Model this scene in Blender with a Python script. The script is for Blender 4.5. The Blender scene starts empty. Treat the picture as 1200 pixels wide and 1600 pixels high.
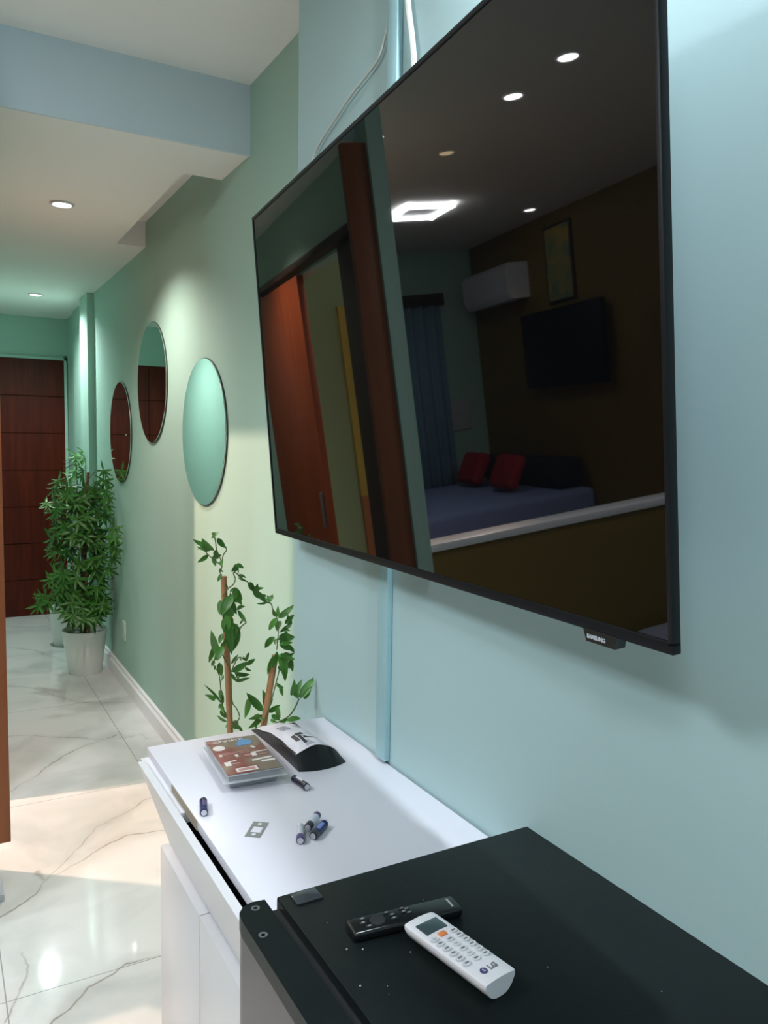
import bpy, bmesh, math, random
from mathutils import Vector, Matrix
R = random.Random(7)
scn = bpy.context.scene
COL = scn.collection
PI = math.pi

# ------------------------------------------------------------------ camera
F, YAW, PIT, ROL = 1244.766, 0.515143, -0.0870136, 0.017144
CAM = Vector((-0.962455, 0.0, 1.472572))
fw = Vector((math.sin(YAW)*math.cos(PIT), math.cos(YAW)*math.cos(PIT), math.sin(PIT)))
_r = Vector((math.cos(YAW), -math.sin(YAW), 0)); _u = _r.cross(fw)
cr = math.cos(ROL)*_r + math.sin(ROL)*_u
cu = -math.sin(ROL)*_r + math.cos(ROL)*_u
cd = bpy.data.cameras.new('camera'); cam = bpy.data.objects.new('camera', cd); COL.objects.link(cam)
m = Matrix.Identity(4)
for i in range(3):
    m[i][0] = cr[i]; m[i][1] = cu[i]; m[i][2] = -fw[i]; m[i][3] = CAM[i]
cam.matrix_world = m
cd.sensor_width = 36; cd.sensor_fit = 'AUTO'; cd.lens = F*36/1600; cd.clip_start = .02
scn.camera = cam

# ------------------------------------------------------------------ view, world
scn.view_settings.view_transform = 'Standard'
try: scn.view_settings.look = 'None'
except Exception: pass
scn.view_settings.gamma = 1
scn.view_settings.use_curve_mapping = False
scn.view_settings.exposure = 0.55
w = bpy.data.worlds.new('world'); scn.world = w; w.use_nodes = True
w.node_tree.nodes['Background'].inputs[0].default_value = (.6, .75, .8, 1)
w.node_tree.nodes['Background'].inputs[1].default_value = .05

# lamps of the place: name, position, watts, colour, radius, spot angle
COOL = (.86, .94, 1.0)
LAMPS = [  # (x, y, z, W, colour, soft radius, cone deg, blend)
    (-0.470, 3.616, 2.43, 54, (1, .90, .82), .03, 138, .8),
    (-0.327, 5.960, 2.43, 54, (.87, 1, .98), .03, 150, .8),
    (-1.68, 2.51, 2.66, 34, COOL, .05, 140, .8),
    (-1.67, 2.88, 2.66, 10, COOL, .04, 120, .8),
    (-1.25, 3.36, 2.66, 5, COOL, .04, 110, .8),
    (-3.00, 4.90, 2.66, 1.5, COOL, .04, 110, .8),
    (-0.28, 0.72, 2.66, 62, COOL, .03, 165, .8),
]
def spot_light(parent, W, colr, rad, cone, blend, off=(0, 0, -.012), rot=(0, 0, 0)):
    l = bpy.data.lights.new('light', 'SPOT'); l.energy = W; l.color = colr; l.shadow_soft_size = rad
    l.spot_size = math.radians(cone); l.spot_blend = blend
    o = bpy.data.objects.new('light', l); COL.objects.link(o); o.parent = parent
    o.location = off; o.rotation_euler = rot
    return o

# ------------------------------------------------------------------ helpers
def at(u, v, Y):
    """world point where the photograph's pixel (u, v) meets the vertical plane y = Y"""
    d = fw*F + cr*(u-600) - cu*(v-800)
    return CAM + d*((Y-CAM.y)/d.y)

def mat(name, c, rough=.5, metal=0., noise=.04, scale=12., bump=0., spec=.5, coat=0., trans=0., alpha=1., emit=None, es=0., bscale=None, ior=1.5, coat_r=.03):
    M = bpy.data.materials.new(name); M.use_nodes = True
    nt = M.node_tree; b = nt.nodes['Principled BSDF']
    b.inputs['Roughness'].default_value = rough; b.inputs['Metallic'].default_value = metal
    b.inputs['Specular IOR Level'].default_value = spec; b.inputs['Coat Weight'].default_value = coat
    b.inputs['Coat Roughness'].default_value = coat_r
    b.inputs['Transmission Weight'].default_value = trans; b.inputs['Alpha'].default_value = alpha
    b.inputs['IOR'].default_value = ior
    tc = nt.nodes.new('ShaderNodeTexCoord')
    n = nt.nodes.new('ShaderNodeTexNoise'); n.inputs['Scale'].default_value = scale; n.inputs['Detail'].default_value = 4
    nt.links.new(tc.outputs['Object'], n.inputs['Vector'])
    mx = nt.nodes.new('ShaderNodeMix'); mx.data_type = 'RGBA'
    lo = tuple(max(0, x*(1-noise)) for x in c); hi = tuple(min(1, x*(1+noise)) for x in c)
    mx.inputs[6].default_value = (*lo, 1); mx.inputs[7].default_value = (*hi, 1)
    nt.links.new(n.outputs['Fac'], mx.inputs[0]); nt.links.new(mx.outputs[2], b.inputs['Base Color'])
    if bump:
        n2 = nt.nodes.new('ShaderNodeTexNoise'); n2.inputs['Scale'].default_value = bscale or scale*6; n2.inputs['Detail'].default_value = 3
        nt.links.new(tc.outputs['Object'], n2.inputs['Vector'])
        bp = nt.nodes.new('ShaderNodeBump'); bp.inputs['Strength'].default_value = bump; bp.inputs['Distance'].default_value = .002
        nt.links.new(n2.outputs['Fac'], bp.inputs['Height']); nt.links.new(bp.outputs['Normal'], b.inputs['Normal'])
    if emit:
        b.inputs['Emission Color'].default_value = (*emit, 1); b.inputs['Emission Strength'].default_value = es
    return M
def srgb(r, g, b):
    f = lambda v: (v/255/12.92) if v/255 <= .04045 else ((v/255+.055)/1.055)**2.4
    return (f(r), f(g), f(b))

class MB:
    def __init__(s): s.bm = bmesh.new()
    def _x(s, vs, M):
        if M is not None: bmesh.ops.transform(s.bm, matrix=M, verts=vs)
    def box(s, x0, x1, y0, y1, z0, z1, bev=0., seg=2, M=None):
        T = Matrix.Translation(((x0+x1)/2, (y0+y1)/2, (z0+z1)/2)) @ Matrix.Diagonal((abs(x1-x0), abs(y1-y0), abs(z1-z0), 1))
        r = bmesh.ops.create_cube(s.bm, size=1, matrix=T); vs = r['verts']
        if bev:
            es = list({e for v in vs for e in v.link_edges})
            rr = bmesh.ops.bevel(s.bm, geom=es, offset=bev, segments=seg, profile=.5, affect='EDGES')
            vs = list({v for f in rr['faces'] for v in f.verts} | {v for v in vs if v.is_valid})
        s._x(vs, M); return s
    def cyl(s, c, r, h, axis='z', n=32, r2=None, M=None):
        T = Matrix.Translation(c)
        if axis == 'x': T = T @ Matrix.Rotation(PI/2, 4, 'Y')
        if axis == 'y': T = T @ Matrix.Rotation(-PI/2, 4, 'X')
        g = bmesh.ops.create_cone(s.bm, cap_ends=True, segments=n, radius1=r, radius2=r if r2 is None else r2, depth=h, matrix=T)
        s._x(g['verts'], M); return s
    def lathe(s, prof, c=(0, 0, 0), n=40, M=None):
        rings = []
        for (r, z) in prof:
            rings.append([s.bm.verts.new((c[0]+r*math.cos(2*PI*k/n), c[1]+r*math.sin(2*PI*k/n), c[2]+z)) for k in range(n)])
        for a, b in zip(rings, rings[1:]):
            for k in range(n): s.bm.faces.new((a[k], a[(k+1) % n], b[(k+1) % n], b[k]))
        for ring, rev in ((rings[0], True), (rings[-1], False)):
            s.bm.faces.new(list(reversed(ring)) if rev else ring)
        s._x([v for q in rings for v in q], M); return s
    def tube(s, pts, r, n=8, r2=None):
        pts = [Vector(p) for p in pts]; rings = []
        for i, p in enumerate(pts):
            d = (pts[min(i+1, len(pts)-1)]-pts[max(i-1, 0)]).normalized()
            a = d.cross(Vector((0, 0, 1)));
            if a.length < .05: a = d.cross(Vector((0, 1, 0)))
            a.normalize(); b = d.cross(a)
            rr = r if r2 is None else r+(r2-r)*i/(len(pts)-1)
            rings.append([s.bm.verts.new(p+a*rr*math.cos(2*PI*k/n)+b*rr*math.sin(2*PI*k/n)) for k in range(n)])
        for p, q in zip(rings, rings[1:]):
            for k in range(n): s.bm.faces.new((p[k], p[(k+1) % n], q[(k+1) % n], q[k]))
        s.bm.faces.new(list(reversed(rings[0]))); s.bm.faces.new(rings[-1]); return s
    def prism(s, pts, z0, z1, M=None):
        a = [s.bm.verts.new((p[0], p[1], z0)) for p in pts]; b = [s.bm.verts.new((p[0], p[1], z1)) for p in pts]
        n = len(pts)
        s.bm.faces.new(list(reversed(a))); s.bm.faces.new(b)
        for k in range(n): s.bm.faces.new((a[k], a[(k+1) % n], b[(k+1) % n], b[k]))
        s._x(a+b, M); return s
    def grid(s, fn, nu, nv):
        g = [[s.bm.verts.new(fn(i/nu, j/nv)) for j in range(nv+1)] for i in range(nu+1)]
        for i in range(nu):
            for j in range(nv): s.bm.faces.new((g[i][j], g[i+1][j], g[i+1][j+1], g[i][j+1]))
        return s
    def leaf(s, base, tip, w, nrm=None, fold=.25, droop=.12, n=6, blunt=1.0):
        base = Vector(base); tip = Vector(tip); ax = tip-base; L = ax.length
        if L < 1e-5: return s
        d = ax/L
        if nrm is None: nrm = Vector((R.uniform(-1, 1), R.uniform(-1.2, .2), R.uniform(.0, 1)))
        nrm = nrm-d*nrm.dot(d)
        if nrm.length < .05: nrm = d.orthogonal()
        nrm.normalize(); sd = d.cross(nrm)
        rows = []
        for i in range(n+1):
            t = i/n; ww = w*.5*((t**.62)*((1-t)**.95)*2.05 if 0 < t < 1 else .02)
            c = base+ax*t-nrm*(droop*L*4*t*(1-t)*-1)*.5
            rows.append([s.bm.verts.new(c-sd*ww+nrm*ww*fold*2), s.bm.verts.new(c), s.bm.verts.new(c+sd*ww+nrm*ww*fold*2)])
        for p, q in zip(rows, rows[1:]):
            s.bm.faces.new((p[0], p[1], q[1], q[0])); s.bm.faces.new((p[1], p[2], q[2], q[1]))
        return s
    def clampx(s, f):
        for v in s.bm.verts: v.co.x = min(v.co.x, f(v.co))
        return s
    def build(s, name, material, parent=None, ang=35, fix=True):
        me = bpy.data.meshes.new(name)
        if fix: bmesh.ops.recalc_face_normals(s.bm, faces=s.bm.faces)
        s.bm.to_mesh(me); s.bm.free()
        me.polygons.foreach_set('use_smooth', [True]*len(me.polygons))
        if ang is not None: me.set_sharp_from_angle(angle=math.radians(ang))
        me.materials.append(material)
        o = bpy.data.objects.new(name, me); COL.objects.link(o)
        if parent: o.parent = parent
        return o
def tag(o, label=None, cat=None, group=None, kind=None):
    if label: o['label'] = label
    if cat: o['category'] = cat
    if group: o['group'] = group
    if kind: o['kind'] = kind
    return o
def struct(o, label=None): return tag(o, label, None, None, 'structure')
def thing(name, label, cat, loc=(0, 0, 0), rot=(0, 0, 0), group=None):
    o = bpy.data.objects.new(name, None); COL.objects.link(o); o.location = loc; o.rotation_euler = rot
    o.empty_display_size = .05
    return tag(o, label, cat, group)
def lettering(name, txt, size, material, parent, M, depth=.0003, bold=0.):
    c = bpy.data.curves.new(name, 'FONT'); c.body = txt; c.size = size; c.extrude = depth; c.align_x = 'CENTER'; c.align_y = 'CENTER'
    c.offset = bold; c.resolution_u = 3
    t = bpy.data.objects.new('tmp', c); COL.objects.link(t)
    bpy.context.view_layer.update()
    me = bpy.data.meshes.new_from_object(t.evaluated_get(bpy.context.evaluated_depsgraph_get()))
    bpy.data.objects.remove(t); bpy.data.curves.remove(c)
    me.materials.clear(); me.materials.append(material); me.transform(M)
    o = bpy.data.objects.new(name, me); COL.objects.link(o); o.parent = parent
    return o

# ------------------------------------------------------------------ materials
PAINT = srgb(168, 201, 188)
M_wall = mat('green_wall_paint', PAINT, .62, noise=.02, scale=3, bump=.05, bscale=90)
M_wall2 = mat('pale_aqua_wall_paint', srgb(168, 196, 200), .62, noise=.02, scale=3, bump=.06, bscale=90)
M_beam = mat('pale_blue_paint', srgb(208, 222, 232), .62, noise=.02, scale=3)
M_white = mat('white_ceiling_paint', srgb(242, 240, 236), .75, noise=.01, scale=2, bump=.03, bscale=120)
M_base = mat('white_gloss_baseboard', srgb(248, 245, 248), .25, noise=.02)
M_yellow = mat('ochre_wall_paint', srgb(126, 102, 36), .6, noise=.03, scale=3)
M_sage = mat('sage_wall_paint', srgb(180, 200, 152), .6, noise=.02, scale=3)
M_lam = mat('white_laminate', srgb(206, 206, 216), .32, noise=.01, scale=5, bump=.02, bscale=300)
M_lam2 = mat('white_laminate_side', srgb(205, 205, 210), .3, noise=.01, scale=5)
M_board = mat('raw_board', srgb(150, 138, 124), .8, noise=.1, scale=60)
M_black = mat('black_plastic', (.012, .013, .014), .35, noise=.1, scale=30)
M_fridge = mat('black_textured_steel', (.0055, .0085, .009), .42, noise=.25, scale=9, bump=.10, bscale=420, spec=.12)
M_steel = mat('grey_steel_front', srgb(74, 70, 74), .38, metal=.5, noise=.03, scale=4)
M_bezel = mat('black_bezel', (.005, .006, .009), .45, noise=.05, spec=.25)
M_screen = mat('dark_screen_glass', (.0022, .0024, .0030), .02, noise=.05, spec=.55, ior=1.5)
M_mirror = mat('mirror_silver', (.86, .89, .87), .015, metal=1., noise=.02, scale=8)
M_mir_edge = mat('mirror_dark_edge', (.03, .05, .04), .5)
M_leaf = mat('vine_leaf_green', srgb(66, 118, 40), .42, noise=.5, scale=22)
M_leaf2 = mat('umbrella_plant_green', srgb(54, 108, 30), .45, noise=.45, scale=9)
M_leaf3 = mat('young_leaf_green', srgb(96, 150, 84), .45, noise=.3, scale=12)
M_stem = mat('stem_green_brown', srgb(84, 92, 44), .6, noise=.3, scale=30)
M_stake = mat('wood_stake', srgb(168, 122, 84), .7, noise=.18, scale=70, bump=.2)
M_stake_dark = mat('brown_stake', srgb(118, 84, 52), .8, noise=.3, scale=60, bump=.3)
M_pot = mat('white_ceramic_pot', srgb(228, 230, 226), .3, noise=.02, scale=6)
M_soil = mat('potting_soil', srgb(58, 42, 30), .95, noise=.5, scale=60, bump=.8)
M_wplast = mat('white_plastic', srgb(226, 224, 232), .28, noise=.01)
M_gplast = mat('light_grey_plastic', srgb(188, 190, 194), .35, noise=.03)
M_grey = mat('grey_print', srgb(120, 122, 130), .5)
M_lgrey = mat('pale_grey_print', srgb(176, 178, 186), .5)
M_glow = mat('lamp_diffuser', (.9, .9, .9), .4, emit=(.95, .98, 1), es=22)
M_glow_far = mat('corridor_lamp_diffuser', (.9, .9, .9), .4, emit=(.97, 1, .98), es=9)
M_trimw = mat('white_trim_ring', srgb(225, 225, 222), .35)
M_cable = mat('white_cable', srgb(205, 208, 204), .45)
M_dkwood = mat('dark_brown_wood', srgb(52, 30, 20), .5, noise=.2, scale=14)
M_metal = mat('brushed_nickel', srgb(160, 162, 164), .3, metal=.6, noise=.05)

def wood_mat(name, c1, c2, rough=.42, grain=(28, 28, 2.2)):
    M = bpy.data.materials.new(name); M.use_nodes = True; nt = M.node_tree; b = nt.nodes['Principled BSDF']
    b.inputs['Roughness'].default_value = rough; b.inputs['Specular IOR Level'].default_value = .25
    tc = nt.nodes.new('ShaderNodeTexCoord'); mp = nt.nodes.new('ShaderNodeMapping'); mp.inputs['Scale'].default_value = grain
    n = nt.nodes.new('ShaderNodeTexNoise'); n.inputs['Scale'].default_value = 1; n.inputs['Detail'].default_value = 6; n.inputs['Distortion'].default_value = .6
    cr_ = nt.nodes.new('ShaderNodeValToRGB'); cr_.color_ramp.elements[0].position = .3; cr_.color_ramp.elements[0].color = (*c1, 1)
    cr_.color_ramp.elements[1].position = .72; cr_.color_ramp.elements[1].color = (*c2, 1)
    nt.links.new(tc.outputs['Object'], mp.inputs['Vector']); nt.links.new(mp.outputs['Vector'], n.inputs['Vector'])
    nt.links.new(n.outputs['Fac'], cr_.inputs[0]); nt.links.new(cr_.outputs[0], b.inputs['Base Color'])
    return M
M_door = wood_mat('red_brown_door_wood', srgb(68, 18, 6), srgb(90, 27, 10))
M_leafwood = wood_mat('orange_brown_wood', srgb(122, 70, 42), srgb(140, 82, 50))
M_slide = wood_mat('sliding_door_wood', srgb(140, 62, 30), srgb(164, 78, 40))

# marble floor: tile joints and veins in world coordinates
def marble():
    M = bpy.data.materials.new('polished_marble_tile'); M.use_nodes = True; nt = M.node_tree; b = nt.nodes['Principled BSDF']
    N = nt.nodes.new; L = nt.links.new
    b.inputs['Roughness'].default_value = .055; b.inputs['Specular IOR Level'].default_value = .5
    tc = N('ShaderNodeTexCoord')
    n1 = N('ShaderNodeTexNoise'); n1.inputs['Scale'].default_value = 9; n1.inputs['Detail'].default_value = 5
    L(tc.outputs['Object'], n1.inputs['Vector'])
    sb = N('ShaderNodeVectorMath'); sb.operation = 'SUBTRACT'; sb.inputs[1].default_value = (.5, .5, .5); L(n1.outputs['Color'], sb.inputs[0])
    sc = N('ShaderNodeVectorMath'); sc.operation = 'MULTIPLY'; sc.inputs[1].default_value = (.05, .05, 0); L(sb.outputs[0], sc.inputs[0])
    ad = N('ShaderNodeVectorMath'); ad.operation = 'ADD'; L(tc.outputs['Object'], ad.inputs[0]); L(sc.outputs[0], ad.inputs[1])
    P = ad.outputs[0]
    V = [([(-.90, 3.40), (-.726, 3.519), (-.564, 3.727), (-.484, 3.822), (-.366, 3.922), (-.208, 3.999)], .0042),
         ([(-.95, 4.35), (-.576, 4.169), (-.279, 3.971)], .0022),
         ([(-.90, 2.55), (-.716, 2.67), (-.679, 2.749), (-.552, 2.828), (-.486, 2.884), (-.37, 2.938), (-.20, 2.91)], .0042),
         ([(-.679, 2.749), (-.571, 2.895), (-.447, 3.062), (-.349, 3.12), (-.247, 3.205), (-.10, 3.26)], .0026),
         ([(-.679, 2.749), (-.698, 2.818)], .009),
         ([(-.90, 1.90), (-.777, 2.011), (-.732, 2.053), (-.636, 2.137), (-.532, 2.185), (-.423, 2.18)], .0040),
         ([(-.84, 2.10), (-.801, 2.205), (-.773, 2.308), (-.777, 2.384)], .0035),
         ([(-.202, 3.948), (-.097, 3.959), (-.082, 3.887)], .0028),
         ([(-.9, 5.3), (-.5, 5.0), (-.3, 4.6), (-.1, 4.5)], .0028),
         ([(-.7, 6.2), (-.4, 5.9), (-.2, 5.4)], .0025)]
    cur = None
    for pts, wd in V:
        for p, q in zip(pts, pts[1:]):
            bx, by = q[0]-p[0], q[1]-p[1]; l2 = bx*bx+by*by
            s1 = N('ShaderNodeVectorMath'); s1.operation = 'SUBTRACT'; L(P, s1.inputs[0]); s1.inputs[1].default_value = (p[0], p[1], 0)
            dt = N('ShaderNodeVectorMath'); dt.operation = 'DOT_PRODUCT'; L(s1.outputs[0], dt.inputs[0]); dt.inputs[1].default_value = (bx/l2, by/l2, 0)
            cl = N('ShaderNodeClamp'); L(dt.outputs['Value'], cl.inputs[0])
            s2 = N('ShaderNodeVectorMath'); s2.operation = 'SCALE'; s2.inputs[0].default_value = (bx, by, 0); L(cl.outputs[0], s2.inputs['Scale'])
            s3 = N('ShaderNodeVectorMath'); s3.operation = 'DISTANCE'; L(s1.outputs[0], s3.inputs[0]); L(s2.outputs[0], s3.inputs[1])
            dv = N('ShaderNodeMath'); dv.operation = 'DIVIDE'; L(s3.outputs['Value'], dv.inputs[0]); dv.inputs[1].default_value = wd
            if cur is None: cur = dv.outputs[0]
            else:
                mn = N('ShaderNodeMath'); mn.operation = 'MINIMUM'; L(cur, mn.inputs[0]); L(dv.outputs[0], mn.inputs[1]); cur = mn.outputs[0]
    core = N('ShaderNodeMapRange'); core.inputs[1].default_value = 0; core.inputs[2].default_value = 1.3; core.inputs[3].default_value = .62; core.inputs[4].default_value = 0; L(cur, core.inputs[0])
    halo = N('ShaderNodeMapRange'); halo.inputs[1].default_value = 0; halo.inputs[2].default_value = 13; halo.inputs[3].default_value = .15; halo.inputs[4].default_value = 0; L(cur, halo.inputs[0])
    fn = N('ShaderNodeTexNoise'); fn.inputs['Scale'].default_value = 6; L(tc.outputs['Object'], fn.inputs['Vector'])
    fr = N('ShaderNodeMapRange'); fr.inputs[1].default_value = .35; fr.inputs[2].default_value = .6; fr.inputs[3].default_value = .35; fr.inputs[4].default_value = 1; L(fn.outputs['Fac'], fr.inputs[0])
    a1 = N('ShaderNodeMath'); a1.operation = 'ADD'; L(core.outputs[0], a1.inputs[0]); L(halo.outputs[0], a1.inputs[1])
    a2 = N('ShaderNodeMath'); a2.operation = 'MULTIPLY'; L(a1.outputs[0], a2.inputs[0]); L(fr.outputs[0], a2.inputs[1])
    cn = N('ShaderNodeTexNoise'); cn.inputs['Scale'].default_value = 2.2; cn.inputs['Detail'].default_value = 6; cn.inputs['Distortion'].default_value = .8; L(P, cn.inputs['Vector'])
    cr_ = N('ShaderNodeValToRGB'); cr_.color_ramp.elements[0].position = .32; cr_.color_ramp.elements[0].color = (*srgb(196, 198, 196), 1)
    cr_.color_ramp.elements[1].position = .55; cr_.color_ramp.elements[1].color = (*srgb(220, 219, 217), 1); L(cn.outputs['Fac'], cr_.inputs[0])
    mv = N('ShaderNodeMix'); mv.data_type = 'RGBA'; L(a2.outputs[0], mv.inputs[0]); L(cr_.outputs[0], mv.inputs[6]); mv.inputs[7].default_value = (*srgb(112, 98, 80), 1)
    # joints
    sx = N('ShaderNodeSeparateXYZ'); L(tc.outputs['Object'], sx.inputs[0])
    def joint(out, off, per, wd):
        a = N('ShaderNodeMath'); a.operation = 'ADD'; L(out, a.inputs[0]); a.inputs[1].default_value = -off+per*40+per/2
        md = N('ShaderNodeMath'); md.operation = 'MODULO'; L(a.outputs[0], md.inputs[0]); md.inputs[1].default_value = per
        s = N('ShaderNodeMath'); s.operation = 'SUBTRACT'; L(md.outputs[0], s.inputs[0]); s.inputs[1].default_value = per/2
        ab = N('ShaderNodeMath'); ab.operation = 'ABSOLUTE'; L(s.outputs[0], ab.inputs[0])
        lt = N('ShaderNodeMath'); lt.operation = 'LESS_THAN'; L(ab.outputs[0], lt.inputs[0]); lt.inputs[1].default_value = wd
        return lt.outputs[0]
    j1 = joint(sx.outputs['X'], -.187, .649, .0016); j2 = joint(sx.outputs['Y'], 2.18, 1.2, .0014)
    jm = N('ShaderNodeMath'); jm.operation = 'MAXIMUM'; L(j1, jm.inputs[0]); L(j2, jm.inputs[1])
    js = N('ShaderNodeMath'); js.operation = 'MULTIPLY'; L(jm.outputs[0], js.inputs[0]); js.inputs[1].default_value = .75
    mj = N('ShaderNodeMix'); mj.data_type = 'RGBA'; L(js.outputs[0], mj.inputs[0]); L(mv.outputs[2], mj.inputs[6]); mj.inputs[7].default_value = (*srgb(120, 122, 118), 1)
    L(mj.outputs[2], b.inputs['Base Color'])
    return M
M_floor = marble()

# ------------------------------------------------------------------ the room
HL, HH = 2.431, 2.66
struct(MB().box(-3.6, .3, -1.8, 7.4, -.1, 0).build('floor', M_floor))
# right-hand walls
struct(MB().box(0, .2, 1.9, 6.6, 0, 2.9).build('wall_right', M_wall), 'mint green corridor wall carrying the round mirrors')
struct(MB().box(.02, .2, 6.6, 7.2, 0, 2.9).build('wall_right', M_wall))
struct(MB().box(-.15, .2, -1.6, 1.9, 0, 2.9).build('wall_right', M_wall2), 'pale aqua wall behind the television')
struct(MB().box(-.045, .0, 5.68, 5.98, 0, 2.6).build('wall_pilaster', M_wall))
struct(MB().box(-1.0, .2, 7.07, 7.3, HL-.38, 2.9).box(-.008, .2, 7.07, 7.3, 0, HL-.3).box(-1.0, -.84, 7.07, 7.3, 0, HL-.3).build('wall_end', M_wall))
# corridor left wall with its doorway
lw = MB().box(-.94, -.88, 2.56, 2.94, 0, 2.9).box(-.94, -.88, 4.30, 7.2, 0, 2.9).box(-.94, -.88, 2.94, 4.30, 2.12, 2.9)
struct(lw.build('wall_left', M_wall))
struct(MB().box(-1.72, -.94, 4.75, 4.85, 0, 2.7).build('wall_partition', M_sage))
struct(MB().box(-1.72, -1.44, 4.72, 4.75, .9, 2.1).build('trim_4', mat('bright_ochre_board', srgb(226, 196, 84), .5)))
struct(MB().box(-1.72, -1.44, 4.72, 4.75, 0, .9).build('trim_4', mat('orange_board', srgb(200, 130, 78), .5)))
# living room and bedroom
struct(MB().box(-3.45, -3.25, -1.6, 6.5, 0, 2.8).build('wall_far_left', M_yellow))
struct(MB().box(-3.45, -.94, 6.3, 6.5, 0, 2.8).build('wall_bedroom', M_wall))
struct(MB().box(-3.45, .2, -1.8, -1.6, 0, 2.8).build('wall_back', M_wall2))
hw = MB().box(-3.25, -.94, 2.60, 2.68, 0, .94).build('wall_half', M_yellow); struct(hw)
struct(MB().box(-3.25, -.94, 2.585, 2.695, .94, .97, bev=.004).build('trim_1', M_base))
# ceilings: low corridor ceiling with its recess, high living-room ceiling
lc = MB().box(-.90, 0, 2.672, 2.966, HL+.002, 2.9).box(-.90, -.143, 2.966, 4.188, HL+.002, 2.9).box(-.143, 0, 2.966, 4.188, 2.556, 2.9).box(-.90, .02, 4.188, 7.07, HL+.002, 2.9)
struct(lc.build('ceiling', M_white), 'lowered white corridor ceiling with a recess along the wall')
struct(MB().box(-3.45, -.92, -1.8, 6.5, HH, HH+.2).box(-.92, .0, -1.8, 2.66, HH, HH+.2).build('ceiling', M_white), 'high white living room ceiling')
struct(MB().box(-.90, 0, 2.66, 2.672, HL, HH).build('ceiling_beam', M_beam), 'pale blue face of the drop to the corridor ceiling')
# baseboards
bb = [(0, 0), (-.022, 0), (-.022, .075), (-.012, .085), (-.012, .098), (-.004, .104), (0, .104)]
def baseboard(x, y0, y1, name='baseboard_right'):
    b = MB(); b.prism([(p[0], p[1]) for p in bb], 0, y1-y0)
    bmesh.ops.transform(b.bm, matrix=Matrix.Translation((x, y1, 0)) @ Matrix.Rotation(PI/2, 4, 'X'), verts=b.bm.verts[:])
    struct(b.build(name, M_base))
baseboard(0, 1.9, 5.68); baseboard(-.15, -1.6, 1.9); baseboard(-.045, 5.68, 5.98)
# end door
d = MB().box(-.84, -.008, 7.06, 7.1, 0, 2.095)
dr = struct(d.build('door_1', M_door), 'red brown entrance door with horizontal grooves at the corridor end')
g = MB()
for z in (.30, .60, .90, 1.20, 1.50, 1.80): g.box(-.84, -.008, 7.0585, 7.0605, z-.0035, z+.0035)
g.box(-.70, -.694, 7.0585, 7.0605, 0, 2.09)
g.build('groove', mat('groove_dark', (.030, .009, .004), .9, spec=.05), dr)
MB().cyl((-.50, 7.055, 1.50), .008, .01, 'y').build('peephole', M_metal, dr)
fr_ = MB().box(-.0085, .012, 7.045, 7.07, 0, 2.115).box(-.86, .012, 7.045, 7.07, 2.097, 2.118).box(-.86, -.84, 7.045, 7.07, 0, 2.1)
struct(fr_.build('trim_2', M_wall))
# reddish sliding door seen in the television, its rail, dark jamb
s = thing('sliding_door', 'reddish brown sliding door closing the far half of the side doorway, mirrored in the television', 'door', (-.88, 4.0, 0))
MB().box(.012, .045, -.53, .34, .01, 2.11, bev=.003).build('panel', M_slide, s)
MB().box(.045, .06, -.49, -.475, .95, 1.12, bev=.003).build('handle', M_metal, s)
s = thing('door_rail', 'thin dark rail above the side doorway', 'rail', (-.88, 3.5, 2.13))
MB().box(.002, .06, -.84, .78, 0, .03, bev=.004).build('bar', M_dkwood, s)
MB().box(.006, .065, .78, .82, -.01, .04, bev=.005).build('end_cap', M_wplast, s)
struct(MB().box(-.8795, -.855, 2.64, 2.935, 0, 2.12).box(-.9405, -.8795, 2.905, 2.9405, 0, 2.12).build('trim_3', M_dkwood))
# wooden leaf at the left edge
s = thing('wooden_door_leaf', 'narrow orange brown wooden door leaf cut off by the left edge of the photo', 'door', (-.88, 2.575, .243))
MB().box(0, .091, 0, .03, 0, 2.15, bev=.002).build('panel', M_leafwood, s)
for z in (.25, 1.1, 1.95): MB().cyl((.006, .036, z), .007, .09, n=16).build('hinge', M_metal, s)

# ------------------------------------------------------------------ ceiling lamps and two added fill panels
LAB = ['round recessed downlight in the corridor ceiling, nearer one', 'round recessed downlight in the corridor ceiling, nearer the end door',
       'round living room downlight, rightmost in the television reflection', 'round living room downlight, middle one in the television reflection',
       'round downlight half hidden by the wall corner in the television reflection', 'small far bedroom downlight in the television reflection',
       'round downlight in the ceiling above the television']
for i, (x, y, z, W, c, rad, cone, bl) in enumerate(LAMPS):
    t = thing('ceiling_downlight', LAB[i], 'ceiling light', (x, y, z), group='recessed ceiling downlights')
    ring = MB().lathe([(.036, .0), (.036, -.003), (.040, -.005), (.046, -.004), (.048, 0)], n=40); ring.build('trim_ring', M_trimw, t)
    MB().cyl((0, 0, -.0015), .0355, .002, n=40).build('diffuser', M_glow_far if i < 2 else M_glow, t)
    spot_light(t, W, c, rad, cone, bl)
for (px0, py0, pw, pl_) in ((-1.8, -.6, 12, 'added square fill light on the unseen ceiling behind the camera'), (-2.3, 1.5, 25, 'added square fill light over the open living room floor')):
    t = thing('added_fill_panel', pl_, 'ceiling light', (px0, py0, HH), group='added fill panels')  # soft fill added to brighten the room, shaped as panels; no known fixture
    MB().box(-.27, .27, -.27, .27, -.018, 0, bev=.003).build('frame', M_trimw, t)
    MB().box(-.24, .24, -.24, .24, -.02, -.017).build('diffuser', M_glow_far, t)
    l = bpy.data.lights.new('light', 'AREA'); l.energy = pw; l.color = COOL; l.size = .46
    lo = bpy.data.objects.new('light', l); COL.objects.link(lo); lo.parent = t; lo.location = (0, 0, -.025)
t = thing('square_ceiling_light', 'square ring shaped ceiling light over the bed, mirrored in the television', 'ceiling light', (-2.09, 4.76, HH))
fr_ = MB()
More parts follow.
